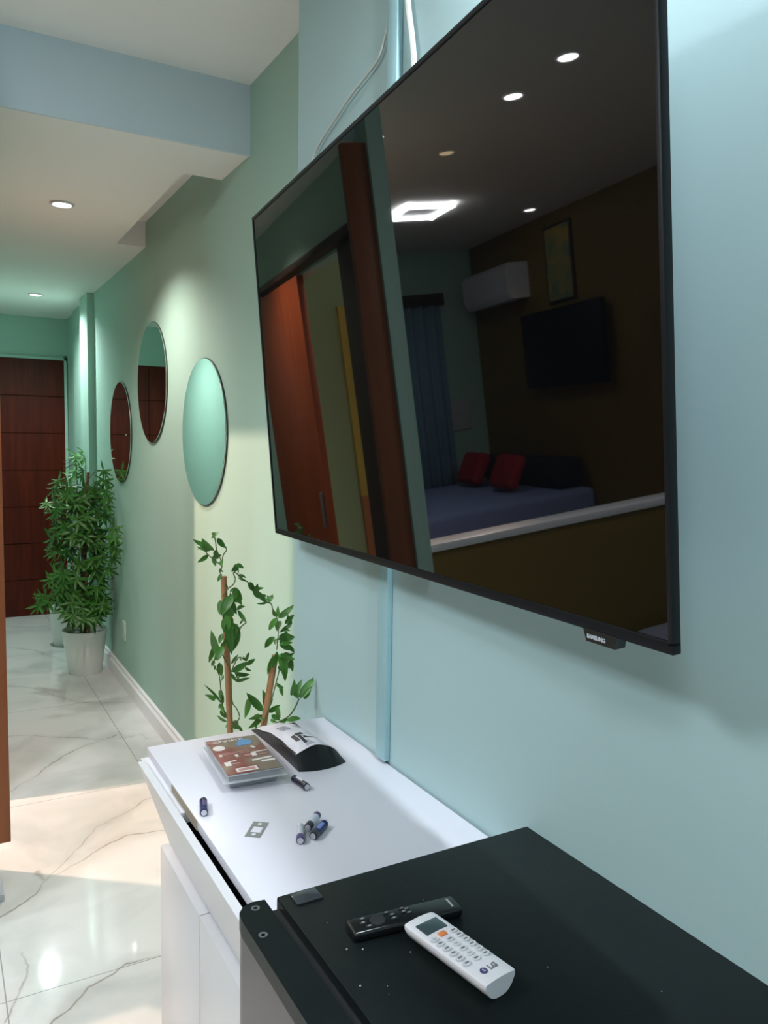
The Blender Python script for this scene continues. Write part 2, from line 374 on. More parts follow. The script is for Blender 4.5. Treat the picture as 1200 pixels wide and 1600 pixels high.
for a in range(4): fr_.box(-.17, .17, .14, .17, -.03, 0, M=Matrix.Rotation(a*PI/2, 4, 'Z'))
fr_.build('light_ring', M_glow, t)
MB().box(-.14, .14, -.14, .14, -.012, 0).build('centre_plate', M_trimw, t)
spot_light(t, 16, COOL, .12, 160, .8, off=(0, 0, -.04))
# warm lamp in the side space, shining out through the doorway
t = thing('ceiling_downlight', 'warm tilting downlight in the ceiling of the side space behind the doorway', 'ceiling light', (-1.72, 3.6, 2.66), group='recessed ceiling downlights')
MB().lathe([(.036, .0), (.036, -.003), (.040, -.005), (.046, -.004), (.048, 0)], n=40).build('trim_ring', M_trimw, t)
MB().cyl((0, 0, -.0015), .0355, .002, n=40).build('diffuser', mat('warm_bulb', (.9, .8, .6), .4, emit=(1, .75, .45), es=2), t)
aim = Vector((1.35, -.30, -1.75)).normalized()
l = bpy.data.lights.new('light', 'SPOT'); l.energy = 215; l.color = (1, .68, .52); l.shadow_soft_size = .03; l.spot_size = math.radians(72); l.spot_blend = .3
lo = bpy.data.objects.new('light', l); COL.objects.link(lo); lo.parent = t; lo.matrix_local = Matrix.Translation((0, 0, -.012)) @ aim.to_track_quat('-Z', 'Y').to_matrix().to_4x4()

# ------------------------------------------------------------------ round mirrors
for (y, z, r, lab) in ((4.833, 1.505, .293, 'round frameless wall mirror farthest along the corridor, partly behind the tall plant'),
                       (4.058, 1.749, .298, 'round frameless wall mirror hung highest, between the other two'),
                       (3.190, 1.501, .298, 'round frameless wall mirror nearest the television, reflecting pale green wall')):
    t = thing('round_mirror', lab, 'mirror', (0, y, z), (0, 0, 0), 'round mirrors on the corridor wall')
    MB().cyl((-.004, 0, 0), r, .006, 'x', n=96).build('backing', M_mir_edge, t)
    MB().lathe([(r-.001, -.0005), (r-.001, .001), (r-.003, .002), (.0008, .002)], n=96, M=Matrix.Translation((-.0075, 0, 0)) @ Matrix.Rotation(-PI/2, 4, 'Y')).build('glass', M_mirror, t, ang=4)
# socket plate
t = thing('wall_socket', 'small white socket plate low on the corridor wall behind the tall plant', 'socket', (0, 4.80, .334))
MB().box(-.009, 0, -.038, .038, -.058, .058, bev=.003).build('plate', mat('socket_plate', srgb(196, 216, 206), .4), t)
MB().box(-.011, -.008, -.018, .018, -.02, .02, bev=.002).build('outlet', M_gplast, t)

# ------------------------------------------------------------------ television
B = Vector((-.2215, 1.86, 1.2419)); E_ = Vector((-.0722, -.9973, .0154)).normalized()
U_ = Vector((-.0766, .0208, .9968)); U_ = (U_-E_*U_.dot(E_)).normalized(); N_ = E_.cross(U_).normalized()
if N_.x > 0: N_ = -N_
TW, TH = 1.321, .766
tv = thing('television', 'large black flat television tilted forward on the pale aqua wall', 'television')
tm = Matrix.Identity(4)
for i in range(3): tm[i][0] = E_[i]; tm[i][1] = N_[i]; tm[i][2] = U_[i]; tm[i][3] = B[i]
tv.matrix_world = tm   # local x along the width, y out of the screen, z up
fr_ = MB(); bz = .008
fr_.box(0, TW, -.012, 0, 0, bz+.006, bev=.0015).box(0, TW, -.012, 0, TH-bz, TH, bev=.0015)
fr_.box(0, bz, -.012, 0, bz, TH-bz, bev=.0015).box(TW-bz+.001, TW, -.012, 0, bz, TH-bz, bev=.0015)
fr_.build('frame', M_bezel, tv)
MB().box(bz-.002, TW-bz+.002, -.0115, -.002, bz+.003, TH-bz+.002).build('screen', M_screen, tv)
MB().box(.05, TW-.05, -.034, -.014, .04, TH-.05, bev=.008).build('back_cover', M_black, tv)
bd = MB().prism([(1.183, .002), (1.240, .002), (1.236, -.013), (1.188, -.013)], -.014, .001, M=Matrix.Rotation(PI/2, 4, 'X') @ Matrix.Diagonal((1, 1, -1, 1)))
bdo = bd.build('sensor_badge', M_black, tv)
M_txt = mat('silver_print', srgb(190, 195, 205), .4)
# letters face out of the screen (+y local); the width axis runs to the viewer's right
lettering('badge_lettering', 'SAMSUNG', .0068, M_txt, bdo, Matrix.Translation((1.207, .0022, -.0062)) @ Matrix.Rotation(PI/2, 4, 'X') , bold=.0003)
mt = MB().box(.42, .47, -.046, -.032, .06, .62).box(.86, .91, -.046, -.032, .06, .62).box(.40, .93, -.052, -.036, .22, .27).box(.40, .93, -.052, -.036, .44, .49)
mt.build('mount_rail', M_black, tv)
wm = thing('television_wall_mount', 'black wall bracket hidden behind the television', 'bracket', (-.15, 1.18, 1.62))
MB().box(-.012, 0, -.28, .28, -.13, -.08).box(-.012, 0, -.28, .28, .08, .13).box(-.03, -.01, -.03, .03, -.13, .13).build('plate', M_black, wm)

# cable channel and loose cables
t = thing('cable_channel', 'flat aqua cable channel running up the wall behind the television', 'cable cover', (-.15, 1.412, 0))
MB().box(-.014, .0, -.02, .02, .81, 2.66, bev=.003).build('cover', mat('aqua_channel', srgb(156, 194, 202), .55), t)
def path(pix, x=-.158):
    out = []
    for (u, v) in pix:
        d_ = fw*F + cr*(u-600) - cu*(v-800); out.append(CAM+d_*((x-CAM.x)/d_.x))
    return out
def smooth(pts, n=6):
    o = []
    for i in range(len(pts)-1):
        p0 = pts[max(i-1, 0)]; p1 = pts[i]; p2 = pts[i+1]; p3 = pts[min(i+2, len(pts)-1)]
        for k in range(n):
            t_ = k/n; o.append(.5*((2*p1)+(-p0+p2)*t_+(2*p0-5*p1+4*p2-p3)*t_*t_+(-p0+3*p1-3*p2+p3)*t_**3))
    o.append(pts[-1]); return o
cab = MB(); cab.tube(smooth(path([(619, -60), (614, 0), (604, 50), (592, 90), (570, 122), (548, 150), (528, 180), (505, 215), (490, 245), (488, 275), (500, 320)])), .0028)
tag(cab.build('loose_cable', M_cable), 'thin white cable curving down to the far corner of the television', 'cable')
cab = MB(); cab.tube(smooth(path([(634, -60), (638, 10), (644, 60), (647, 100), (650, 160)], -.162)), .0058)
tag(cab.build('thick_cable', M_cable), 'thicker white cable dropping straight behind the television top', 'cable')

# ------------------------------------------------------------------ white cabinet
cb = thing('cabinet', 'low white laminate cabinet against the wall between plant and fridge', 'cabinet', (0, 0, 0))
MB().box(-.576, -.155, .975, 1.71, .787, .805, bev=.001).build('top', M_lam, cb)
MB().box(-.51, -.16, .98, 1.70, .04, .787).box(-.50, -.18, 1.0, 1.68, 0, .04).build('body', M_lam2, cb)
MB().box(-.5775, -.5755, 1.33, 1.50, .787, .8045).build('bare_edge', M_board, cb)
# tilted drawer front: top stands out, bottom tucked in
df = MB(); Zt, Zb = .797, .580
def dfp(x, y, z): return (x, y, z)
for side in (0,):
    a = [(-.607, 1.655, Zt), (-.592, 1.66, Zt), (-.516, 1.69, Zb), (-.531, 1.69, Zb)]
    b_ = [(-.605, .985, Zt), (-.590, .985, Zt), (-.514, .985, Zb), (-.529, .985, Zb)]
    va = [df.bm.verts.new(p) for p in a]; vb = [df.bm.verts.new(p) for p in b_]
    df.bm.faces.new(va); df.bm.faces.new(list(reversed(vb)))
    for k in range(4): df.bm.faces.new((va[k], vb[k], vb[(k+1) % 4], va[(k+1) % 4]))
df.build('drawer_front', M_lam2, cb)
MB().box(-.540, -.51, .99, 1.69, .66, .785).build('drawer_box', M_black, cb)
MB().box(-.594, -.56, 1.40, 1.69, .770, .790).build('drawer_lip', M_lam2, cb)
for (y0, y1) in ((1.4125, 1.709), (.98, 1.4095)):
    MB().box(-.549, -.5105, y0, y1, .045, .577, bev=.001).build('door', M_lam2, cb)

# ------------------------------------------------------------------ small fridge
ZF = .863
fg = thing('refrigerator', 'compact refrigerator with black top and grey front in the bottom corner', 'refrigerator', (0, 0, 0))
MB().box(-.578, -.147, .40, .955, .03, ZF, bev=.003).build('body', M_fridge, fg)
MB().box(-.592, -.576, .41, .945, .05, ZF-.012).build('door_seal', M_black, fg)
dp = [(-.594, .40), (-.594, .9555), (-.612, .958), (-.626, .952), (-.634, .942), (-.637, .925), (-.637, .40)]
MB().prism(dp, ZF-.022, ZF).build('door_top', M_fridge, fg)
dd = MB().prism([(x+.0008 if x < -.6 else x, y-.0008) for x, y in dp], .05, ZF-.022); dr = dd.build('door', M_steel, fg)
hc = MB().box(-.562, -.524, .921, .949, ZF, ZF+.0025, bev=.002).build('hinge_cover', mat('hinge_cover', (.03, .036, .042), .18), fg)
for (x, y) in ((-.612, .942), (-.6235, .884)):
    MB().lathe([(.0058, 0), (.0058, .0006), (.003, .0006), (.0025, -.0004)], (x, y, ZF), n=20).build('screw_hole', mat('screw_black', (.09, .1, .1), .3), fg)
for k in range(4):
    MB().cyl((-.2 if k % 2 else -.54, .44 if k < 2 else .92, .015), .015, .03).build('foot', M_black, fg)
dust = MB()
for k in range(10):
    x, y = R.uniform(-.56, -.2), R.uniform(.5, .93); dust.cyl((x, y, ZF+.0004), R.uniform(.0004, .0008), .0006, n=6)
for (x, y) in ((-.545, .81), (-.528, .801), (-.561, .745)): dust.cyl((x, y, ZF+.0005), .0011, .001, n=6)
dust.build('dust_specks', mat('dust', srgb(160, 160, 158), .9), fg)['kind'] = 'stuff'

# ------------------------------------------------------------------ remotes
# white air-conditioner remote
rc = thing('remote_control', 'white air conditioner remote with grey screen and orange button, lying across the black one', 'remote control', (-.4425, .7265, ZF), (0, 0, math.radians(9.0)))
rb = MB(); L0, W0, H0 = .140, .0485, .0225
def sect(y, k=1., top=H0, dz=0):
    pts = []
    hw_ = W0/2*k
    for j in range(9):
        a = -PI/2+(j/8-.5)*PI*.98; pts.append((hw_*math.cos(a)*1.0, max(0, (top-.006)*(1+math.sin(a))*.9) + (1-k)*.004))
    pts = []
    n_ = 10
    for j in range(n_+1):
        t_ = j/n_*2-1; z = (abs(t_)**3.2)*(top*.72); pts.append((hw_*t_*(1 if abs(t_) < .99 else 1), z + (1-k)*.004))
    for (fx, fz) in ((1, top*.86), (.985, top*.95), (.94, top-.0006), (.5, top+.0006), (0, top+.001), (-.5, top+.0006), (-.94, top-.0006), (-.985, top*.95), (-1, top*.86)):
        pts.append((hw_*fx, fz+dz-(1-k)*.004))
    return [(x, y, z) for x, z in pts]
secs = [(-L0/2, .955), (-L0/2+.002, .99), (-L0/2+.006, 1), (L0/2-.008, 1), (L0/2-.003, .975), (L0/2-.0005, .92)]
rings = [[rb.bm.verts.new(p) for p in sect(y, k)] for y, k in secs]
for p, q in zip(rings, rings[1:]):
    n_ = len(p)
    for k in range(n_): rb.bm.faces.new((p[k], p[(k+1) % n_], q[(k+1) % n_], q[k]))
rb.bm.faces.new(rings[-1]); rb.bm.faces.new(list(reversed(rings[0])))
rb.build('case', M_wplast, rc, ang=50)
MB().box(-.0165, .0165, .034, .056, H0, H0+.0017, bev=.0006).build('display', mat('lcd_grey', srgb(62, 80, 84), .2), rc)
MB().box(-.0055, .0055, .0215, .029, H0, H0+.0028, bev=.001).build('power_button', mat('orange_rubber', srgb(226, 138, 84), .4), rc)
kb = mat('key_grey', srgb(214, 216, 221), .45)
rows = [(.0225, (-.015, .015)), (.0125, (-.015, 0, .015)), (.0015, (-.015, 0, .015)), (-.0095, (-.015, 0, .015)), (-.0205, (-.015, 0, .015)), (-.0315, (-.015, 0, .015))]
for yy, xs in rows:
    for xx in xs:
        b_ = MB().cyl((0, 0, 0), 1, 1, n=20, M=Matrix.Translation((xx, yy, H0+.0012)) @ Matrix.Diagonal((.0058, .004, .0022, 1))).build('button', kb, rc)
        MB().box(xx-.0028, xx+.0028, yy-.0012, yy+.0012, H0+.0022, H0+.0026).build('key_mark', M_grey if R.random() < .6 else M_lgrey, b_)
lg = MB().cyl((-.0085, -.052, H0+.0011), .0046, .0012, n=28).build('logo_disc', mat('logo_indigo', srgb(74, 74, 118), .4), rc)
lettering('logo_mark', 'L', .0055, M_wplast, lg, Matrix.Translation((-.0082, -.052, H0+.0019)), bold=.0001)
lettering('lettering', 'LG', .0105, M_grey, rc, Matrix.Translation((.0055, -.052, H0+.0015)), bold=.0002)
# slim black television remote
rt = thing('remote_control', 'slim black television remote lying under the end of the white one', 'remote control', (-.4555, .8235, ZF), (0, 0, math.radians(-6.0)))
MB().box(-.0755, .0755, -.0165, .0165, 0, .0125, bev=.004, seg=3).build('case', mat('remote_black', (.008, .009, .010), .22), rt)
mk = mat('button_print', srgb(150, 155, 160), .5)
for k, (x, y) in enumerate([(-.055, .009), (-.057, .001), (-.022, .010), (-.0165, .0035), (-.017, -.004), (.0, .011), (.0, .004), (.0055, .008), (.0055, -.0005), (-.052, -.008)]):
    b_ = MB().box(x-.0042, x+.0042, y-.0022, y+.0022, .0122, .0136, bev=.0008).build('button', mat('btn', (.02, .022, .025), .4) if k == 0 else bpy.data.materials['btn'], rt)
    MB().box(x-.0018, x+.0018, y-.001, y+.001, .0136, .0139).build('key_mark', mk, b_)
MB().lathe([(.010, 0), (.0095, .001), (.006, .0006)], (-.038, 0, .0124), n=28).build('navigation_ring', bpy.data.materials['btn'], rt)
lettering('lettering', 'SAMSUNG', .0040, M_txt, rt, Matrix.Translation((.064, 0, .0127)) @ Matrix.Rotation(-PI/2, 4, 'Z'), bold=.0001)

# ------------------------------------------------------------------ things on the cabinet
ZC = .805
# batteries
M_navy = mat('battery_navy', srgb(34, 42, 92), .25, metal=.3); M_silver = mat('battery_silver', srgb(206, 208, 220), .3, metal=.3)
M_purple = mat('battery_purple', srgb(84, 72, 118), .3, metal=.2); M_bk = mat('battery_black', srgb(34, 34, 50), .25); M_term = mat('battery_terminal', srgb(205, 205, 212), .3, metal=.6)
M_sky = mat('battery_blue_label', srgb(110, 130, 196), .35)
def battery(pn, pf, zoff, body, near, far, patch, label, tiltz=0.):
    """pn: near (viewer side) end, pf: far end, on the table plane"""
    pn = Vector((*pn, 0)); pf = Vector((*pf, 0)); d_ = (pf-pn).normalized(); c = (pn+pf)/2
    t = thing('battery', label, 'battery', (c.x, c.y, ZC+.00725+zoff), (0, 0, math.atan2(d_.y, d_.x)), 'AA batteries on the white cabinet')
    if tiltz: t.rotation_euler = (0, -tiltz, math.atan2(d_.y, d_.x))
    h = .0245; r = .0071
    MB().cyl((.0005, 0, 0), r-.0001, 2*h-.02, 'x').build('sleeve', body, t)
    MB().lathe([(.0001, 0), (r-.0016, 0), (r-.0012, .0004), (r, .0008), (r, .012), (r-.0001, .0125)], n=32, M=Matrix.Translation((-h, 0, 0)) @ Matrix.Rotation(PI/2, 4, 'Y')).build('near_band', near, t)
    MB().lathe([(.0001, 0), (r-.0016, 0), (r-.0012, .0004), (r, .0008), (r, .008), (r-.0001, .0085)], n=32, M=Matrix.Translation((h, 0, 0)) @ Matrix.Rotation(-PI/2, 4, 'Y')).build('far_band', far, t)
    MB().cyl((-h-.0004, 0, 0), .0052, .0012, 'x').build('negative_terminal', M_term, t)
    MB().cyl((h+.001, 0, 0), .0028, .0022, 'x').build('positive_terminal', M_term, t)
    if patch is not None:
        g_ = MB().grid(lambda a, b: Vector((-.008+.022*a, (r+.0002)*math.sin(-.2+1.0*(b-.5)), (r+.0002)*math.cos(-.2+1.0*(b-.5)))), 4, 8)
        g_.build('label_patch', patch, t, fix=False)
battery((-.5615, 1.338), (-.5485, 1.386), 0, M_navy, M_navy, M_bk, M_purple, 'navy battery lying alone near the front edge of the cabinet')
battery((-.3565, 1.352), (-.3630, 1.400), 0, M_bk, M_bk, M_bk, mat('battery_white_label', srgb(226, 226, 234), .4), 'black battery with a white label strip, nearest the package')
battery((-.4500, 1.168), (-.4310, 1.213), 0, M_silver, M_purple, M_silver, None, 'silver battery with a purple end toward the viewer, left of the cluster')
battery((-.4240, 1.196), (-.3900, 1.231), .004, M_silver, M_bk, M_purple, None, 'silver battery with a purple far end, top one of the cluster')
battery((-.4260, 1.171), (-.3880, 1.204), 0, M_navy, M_bk, M_navy, M_sky, 'dark blue battery with a light blue label, rightmost of the cluster')
# small metal plate
mp = thing('strike_plate', 'small grey metal plate with a square opening lying by the batteries', 'metal plate', (-.4955, 1.250, ZC), (0, 0, math.radians(53)))
pl = MB(); hw2, hh2, th = .0265, .0135, .0012
pl.box(-hw2, -.011, -hh2, hh2, 0, th).box(.011, hw2, -hh2, hh2, 0, th).box(-.011, .011, -hh2, -.009, 0, th).box(-.011, .011, .009, hh2, 0, th)
pl.build('plate', mat('dull_zinc', srgb(150, 152, 150), .4, metal=.5), mp)
for sx_ in (-1, 1): MB().cyl((sx_*.0185, 0, th), .0038, .0006, n=20).build('screw_hole', M_lam, mp)

# clear clamshell package
pk = thing('clamshell_package', 'clear plastic clamshell package with a red brown printed card', 'package', (-.432, 1.505, ZC), (0, 0, math.radians(-4)))
M_clear = mat('clear_plastic', (.90, .92, .96), .16, trans=.72, ior=1.12, noise=.01)
def tray(z0, z1, hw_, hl_, tp):
    b = MB()
    g1 = [(-hw_, -hl_), (hw_, -hl_), (hw_, hl_), (-hw_, hl_)]
    o1 = [b.bm.verts.new((x*tp, y*tp, z0)) for x, y in g1]; o2 = [b.bm.verts.new((x, y, z1)) for x, y in g1]
    o3 = [b.bm.verts.new((x*1.13, y*1.08, z1)) for x, y in g1]
    b.bm.faces.new(o1)
    for k in range(4):
        j = (k+1) % 4; b.bm.faces.new((o1[k], o1[j], o2[j], o2[k])); b.bm.faces.new((o2[k], o2[j], o3[j], o3[k]))
    return b
def solid(o, th, bev=0):
    md = o.modifiers.new('s', 'SOLIDIFY'); md.thickness = th
    if bev: m2 = o.modifiers.new('b', 'BEVEL'); m2.width = bev; m2.segments = 2; m2.limit_method = 'ANGLE'
    return o
solid(tray(.001, .018, .050, .088, .90).build('tray', M_clear, pk), .0007)
MBl = MB().box(-.063, .063, -.103, .103, .0185, .0195).build('flange', M_clear, pk)
def card_mat():
    M = mat('printed_card', srgb(128, 74, 66), .35, noise=.1)
    nt = M.node_tree; b = nt.nodes['Principled BSDF']; tc = nt.nodes.new('ShaderNodeTexCoord')
    n = nt.nodes.new('ShaderNodeTexNoise'); n.inputs['Scale'].default_value = 14; n.inputs['Detail'].default_value = 2
    nt.links.new(tc.outputs['Object'], n.inputs['Vector'])
    r_ = nt.nodes.new('ShaderNodeValToRGB'); r_.color_ramp.elements[0].position = .42; r_.color_ramp.elements[0].color = (*srgb(126, 62, 56), 1)
    r_.color_ramp.elements[1].position = .6; r_.color_ramp.elements[1].color = (*srgb(128, 112, 96), 1)
    nt.links.new(n.outputs['Fac'], r_.inputs[0]); nt.links.new(r_.outputs[0], b.inputs['Base Color']); return M
ZK = .031
MB().box(-.0535, .0535, -.092, .092, ZK, ZK+.0012, bev=.0004).build('card', card_mat(), pk)
card = pk.children[-1]
solid(tray(-.012, .0, .050, .090, 1.02).build('lid', M_clear, pk), .0006).matrix_local = Matrix.Translation((0, 0, ZK-.0002)) 
M_pw = mat('print_white', srgb(216, 208, 204), .5); M_pb = mat('print_blue', srgb(96, 144, 190), .45, noise=.25, scale=60); M_pp = mat('print_pink', srgb(176, 128, 124), .5); M_pd = mat('print_dark_red', srgb(96, 44, 46), .5)
def ell(x, y, a, b, m_, nm, rot=0): MB().cyl((0, 0, 0), 1, 1, n=28, M=Matrix.Translation((x, y, ZK+.0014)) @ Matrix.Rotation(rot, 4, 'Z') @ Matrix.Diagonal((a, b, .0006, 1))).build(nm, m_, card)
def bar(x, y, a, b, m_, nm, rot=0, up=0): MB().box(-a, a, -b, b, 0, .0005+.0001*(len(card.children) % 5), M=Matrix.Translation((x, y, ZK+.0012+up)) @ Matrix.Rotation(rot, 4, 'Z')).build(nm, m_, card)
ell(-.037, .044, .0125, .013, M_pw, 'white_oval'); ell(.021, .060, .015, .017, M_pb, 'blue_splash'); bar(.008, .050, .006, .007, M_pb, 'blue_splash', .5)
bar(-.012, -.078, .021, .009, M_pw, 'price_sticker'); bar(-.012, -.078, .016, .0045, M_pp, 'sticker_print', 0, .0005)
for (x, y, a, b, m_, r_) in ((-.033, .014, .014, .0016, M_pp, .1), (-.028, .007, .014, .002, M_pp, .1), (-.043, .004, .003, .005, M_pw, 0), (.002, .012, .015, .0017, M_pp, .1), (.006, .003, .010, .0016, M_pp, 0),
                             (-.013, -.006, .003, .006, M_pw, 0), (.010, -.011, .008, .005, M_pp, 0), (.036, .0, .016, .002, M_pw, .05), (.021, -.012, .005, .008, M_pw, 0), (.037, -.016, .010, .002, M_pp, 0),
                             (.030, -.038, .021, .0035, M_pw, .12), (.039, -.051, .014, .004, M_pw, .05), (-.032, -.032, .012, .0022, M_pw, .3), (-.040, -.042, .006, .010, M_pw, 0), (-.024, -.045, .008, .003, M_pp, 0), (.030, .028, .003, .006, M_pw, .5)):
    bar(x, y, a, b, m_, 'print_mark', r_)
bar(-.040, .082, .018, .0025, M_pp, 'print_mark', .35)
lettering('lettering', 'LUMINATTI', .0125, M_pw, card, Matrix.Translation((-.010, .078, ZK+.0016)) @ Matrix.Rotation(.04, 4, 'Z'), bold=.0002)
for (x, y) in ((-.02, .03), (.02, .03), (-.02, -.03), (.02, -.03)):
    MB().cyl((x, y, .011), .014, .014, n=24).build('contents', mat('grey_contents', srgb(168, 172, 182), .5), pk)

# black pouch with a white label
pc = thing('pouch', 'black plastic pouch with a white printed label, beside the clamshell package', 'pouch', (-.282, 1.44, ZC), (0, 0, math.radians(1)))
PL, PW = .262, .108
def pz(t_, u):   # upper surface height; t_ 0 near .. 1 far, u -1..1 across
    h_ = .037*(1-t_**3.0)+.005
    q = (1-((u+.2)/1.2)**2)**.8 if u > -.2 else 1-.34*((-.2-u)/.8)**2
    return max(.002, h_*max(q, 0) + .0010*math.sin(9*t_+3*u)+.0008*math.sin(23*t_-7*u))
def px_(t_, u): return u*PW/2*(1.0-.05*math.sin(PI*t_))
def py_(t_, u): return PL*t_+.016*(1-t_)
def pyb_(t_, u): return PL*t_-.014*(1-u*u)*(1-t_)
pb = MB()
NU, NT = 22, 26
top = [[pb.bm.verts.new((px_(i/NT, j/NU*2-1), py_(i/NT, j/NU*2-1), pz(i/NT, j/NU*2-1))) for j in range(NU+1)] for i in range(NT+1)]
bot = [[pb.bm.verts.new((px_(i/NT, j/NU*2-1), pyb_(i/NT, j/NU*2-1), .0006)) for j in range(NU+1)] for i in range(NT+1)]
for i in range(NT):
    for j in range(NU):
        pb.bm.faces.new((top[i][j], top[i][j+1], top[i+1][j+1], top[i+1][j])); pb.bm.faces.new((bot[i][j], bot[i+1][j], bot[i+1][j+1], bot[i][j+1]))
    pb.bm.faces.new((top[i][0], top[i+1][0], bot[i+1][0], bot[i][0])); pb.bm.faces.new((top[i][NU], bot[i][NU], bot[i+1][NU], top[i+1][NU]))
for j in range(NU):
    pb.bm.faces.new((top[0][j], bot[0][j], bot[0][j+1], top[0][j+1])); pb.bm.faces.new((top[NT][j], top[NT][j+1], bot[NT][j+1], bot[NT][j]))
pb.build('bag', mat('black_foil', (.008, .009, .011), .30, noise=.1, bump=.35, bscale=60, spec=.3), pc, ang=50)
def on_pouch(t_, u, off): return Vector((px_(t_, u), py_(t_, u), pz(t_, u)+off))
MB().grid(lambda a, b: on_pouch(.004+.93*a, -.93+1.80*b, .0008), 24, 18).build('label', mat('white_label', srgb(208, 208, 220), .4), pc)
lab = pc.children[-1]
M_ink = mat('black_ink', srgb(38, 38, 44), .5); M_ink2 = mat('grey_ink', srgb(140, 142, 158), .5)
def ink(t0, t1, u0, u1, m_, nm, off=.0014): MB().grid(lambda a, b: on_pouch(t0+(t1-t0)*a, u0+(u1-u0)*b, off), 6, 6).build(nm, m_, lab)
ink(.17, .31, -.62, -.46, M_ink, 'logo_block'); ink(.10, .26, -.42, -.28, M_ink, 'logo_block'); ink(.27, .33, -.42, -.12, M_ink, 'logo_block'); ink(.19, .23, -.24, -.10, M_ink, 'logo_block')
ink(.20, .218, -.10, .42, M_ink, 'logo_line')
for k in range(4): ink(.045+.028*k, .058+.028*k, -.45+.04*k, -.10-.02*k, M_ink2, 'small_print')
for k in range(4): ink(.48+.045*k, .505+.045*k, -.60, -.22, M_ink2, 'small_print')
ink(.60, .62, .1, .75, M_ink2, 'print_line'); ink(.24, .40, .80, .84, M_ink2, 'print_line')

# ------------------------------------------------------------------ climbing plant behind the cabinet
YV = 2.07
def c4(X, Y, D=YV): return at(260+X/4, 800+Y/4, D)
vp = thing('potted_climbing_plant', 'green climbing plant trained up two wooden stakes behind the white cabinet', 'plant', (-.225, 2.085, 0))
OFF = Vector((-.225, 2.085, 0))
def sub(p): return p-OFF
MB().lathe([(.095, 0), (.10, .01), (.125, .25), (.13, .26), (.122, .265), (.115, .25), (.11, .24)], n=40).build('pot', M_pot, vp)
MB().cyl((0, 0, .235), .112, .01).build('soil', M_soil, vp)
s1t = sub(c4(358, 402)); s1m = sub(c4(398, 1360)); s1b = Vector((-.035, .0, .24))
st = MB().tube([s1b, s1m, s1m.lerp(s1t, .5), s1t], .0085, 12); st.build('stake', M_stake, vp)
s2t = sub(c4(680, 895)); s2m = sub(c4(608, 1330)); s2b = s2m+(s2m-s2t)*1.0; s2b = Vector((s2b.x, s2b.y, s2b.z))
s2bb = s2m.lerp(s2m+(s2m-s2t)*(s2m.z-.24)/(s2t.z-s2m.z), 1.0); s2bb = Vector((max(s2bb.x, -.09), 0, .24))
st = MB().tube([s2bb, s2m, s2t], .0095, 12); st.build('stake', M_stake, vp)
L1 = [  # base x, y, tip x, y, width factor  (stake one)
 (245,215,165,172,.42),(235,240,188,215,.35),(262,268,192,316,.45),(300,265,308,340,.45),(268,245,222,163,.6),(262,215,300,240,.7),(305,160,283,165,.7),(312,128,300,160,.9),(315,165,372,226,.55),
 (292,255,326,290,.7),(350,300,348,345,.6),(345,385,320,436,.5),(340,350,330,385,.5),
 (430,335,484,350,.75),(420,340,410,375,.7),(432,332,452,388,.8),(445,398,500,412,.5),(450,410,498,436,.4),
 (385,475,368,450,.5),(395,500,438,470,.3),(425,470,472,582,.5),(415,520,340,650,.55),(352,545,332,642,.6),(400,600,350,560,.6),(405,560,440,640,.6),(440,615,492,590,.6),(450,622,500,692,.4),
 (372,600,400,700,.7),(380,690,408,890,.42),(436,700,414,870,.4),(350,760,330,825,.6),(360,590,420,650,.7),(390,640,370,760,.6),(430,560,400,500,.5),(460,700,490,660,.25),(410,720,450,700,.4),
 (320,900,280,738,.38),(350,880,300,925,.8),(300,830,265,942,.35),(350,840,320,930,.7),(300,925,282,965,.6),(330,940,345,1030,.5),(340,850,380,800,.5),(310,960,300,990,.6),
 (405,950,450,888,.35),(410,1000,520,935,.42),(498,960,556,918,.5),(425,1005,522,1015,.35),(432,1060,524,1035,.3),(440,1058,402,1005,.4),(500,930,510,880,.4),(470,930,460,900,.35),
 (340,1190,235,1078,.16),(312,1170,240,1142,.4),(355,1200,342,1105,.35),(340,1195,360,1262,.5),(350,1180,330,1110,.4),(380,1310,315,1268,.35),(428,1320,472,1350,.7),(440,1300,425,1360,.6),(450,1345,478,1375,.6),(372,1350,382,1320,.4),(345,1230,370,1290,.5),(360,1020,345,1060,.4)]
L2 = [(508,440,560,500,.5),(540,480,622,540,.45),(555,500,570,448,.6),(600,520,625,570,.4),(628,572,545,500,.28),(640,560,665,515,.8),(655,560,628,520,.7),(620,540,655,575,.4),
 (685,655,664,602,.5),(690,660,640,740,.45),(700,665,798,580,.42),(712,680,690,745,.8),(775,705,758,640,.5),(785,700,705,755,.4),(740,700,800,640,.4),(680,780,615,850,.5),(690,790,680,830,.6),
 (700,800,802,780,.62),(760,830,802,880,.5),(705,825,800,860,.5),(665,900,632,1020,.35),(700,890,742,1062,.42),(770,900,790,1000,.4),(740,920,802,880,.5),(720,880,770,980,.6),(690,870,660,980,.4),(700,960,740,1000,.4),
 (685,1080,734,1100,.45),(715,1085,728,1152,.5),(605,1245,500,1130,.36),(600,1265,510,1352,.4),(520,1160,490,1290,.35),(620,1235,600,1108,.4),(640,1255,712,1205,.5),(655,1270,712,1300,.6),(700,1210,712,1290,.4),(540,1290,580,1260,.5),
 (565,1360,555,1322,.35),(650,1300,690,1310,.5),(580,1290,620,1300,.4),(740,740,760,800,.5)]
L3 = [(828,1165,772,1110,.3),(778,1150,800,1042,.38),(800,1150,848,1045,.42),(832,1160,812,1075,.3),(835,1165,932,1030,.46),(860,1170,905,1090,.5),(750,1305,840,1290,.45),(700,1330,760,1290,.4)]
fol = MB()
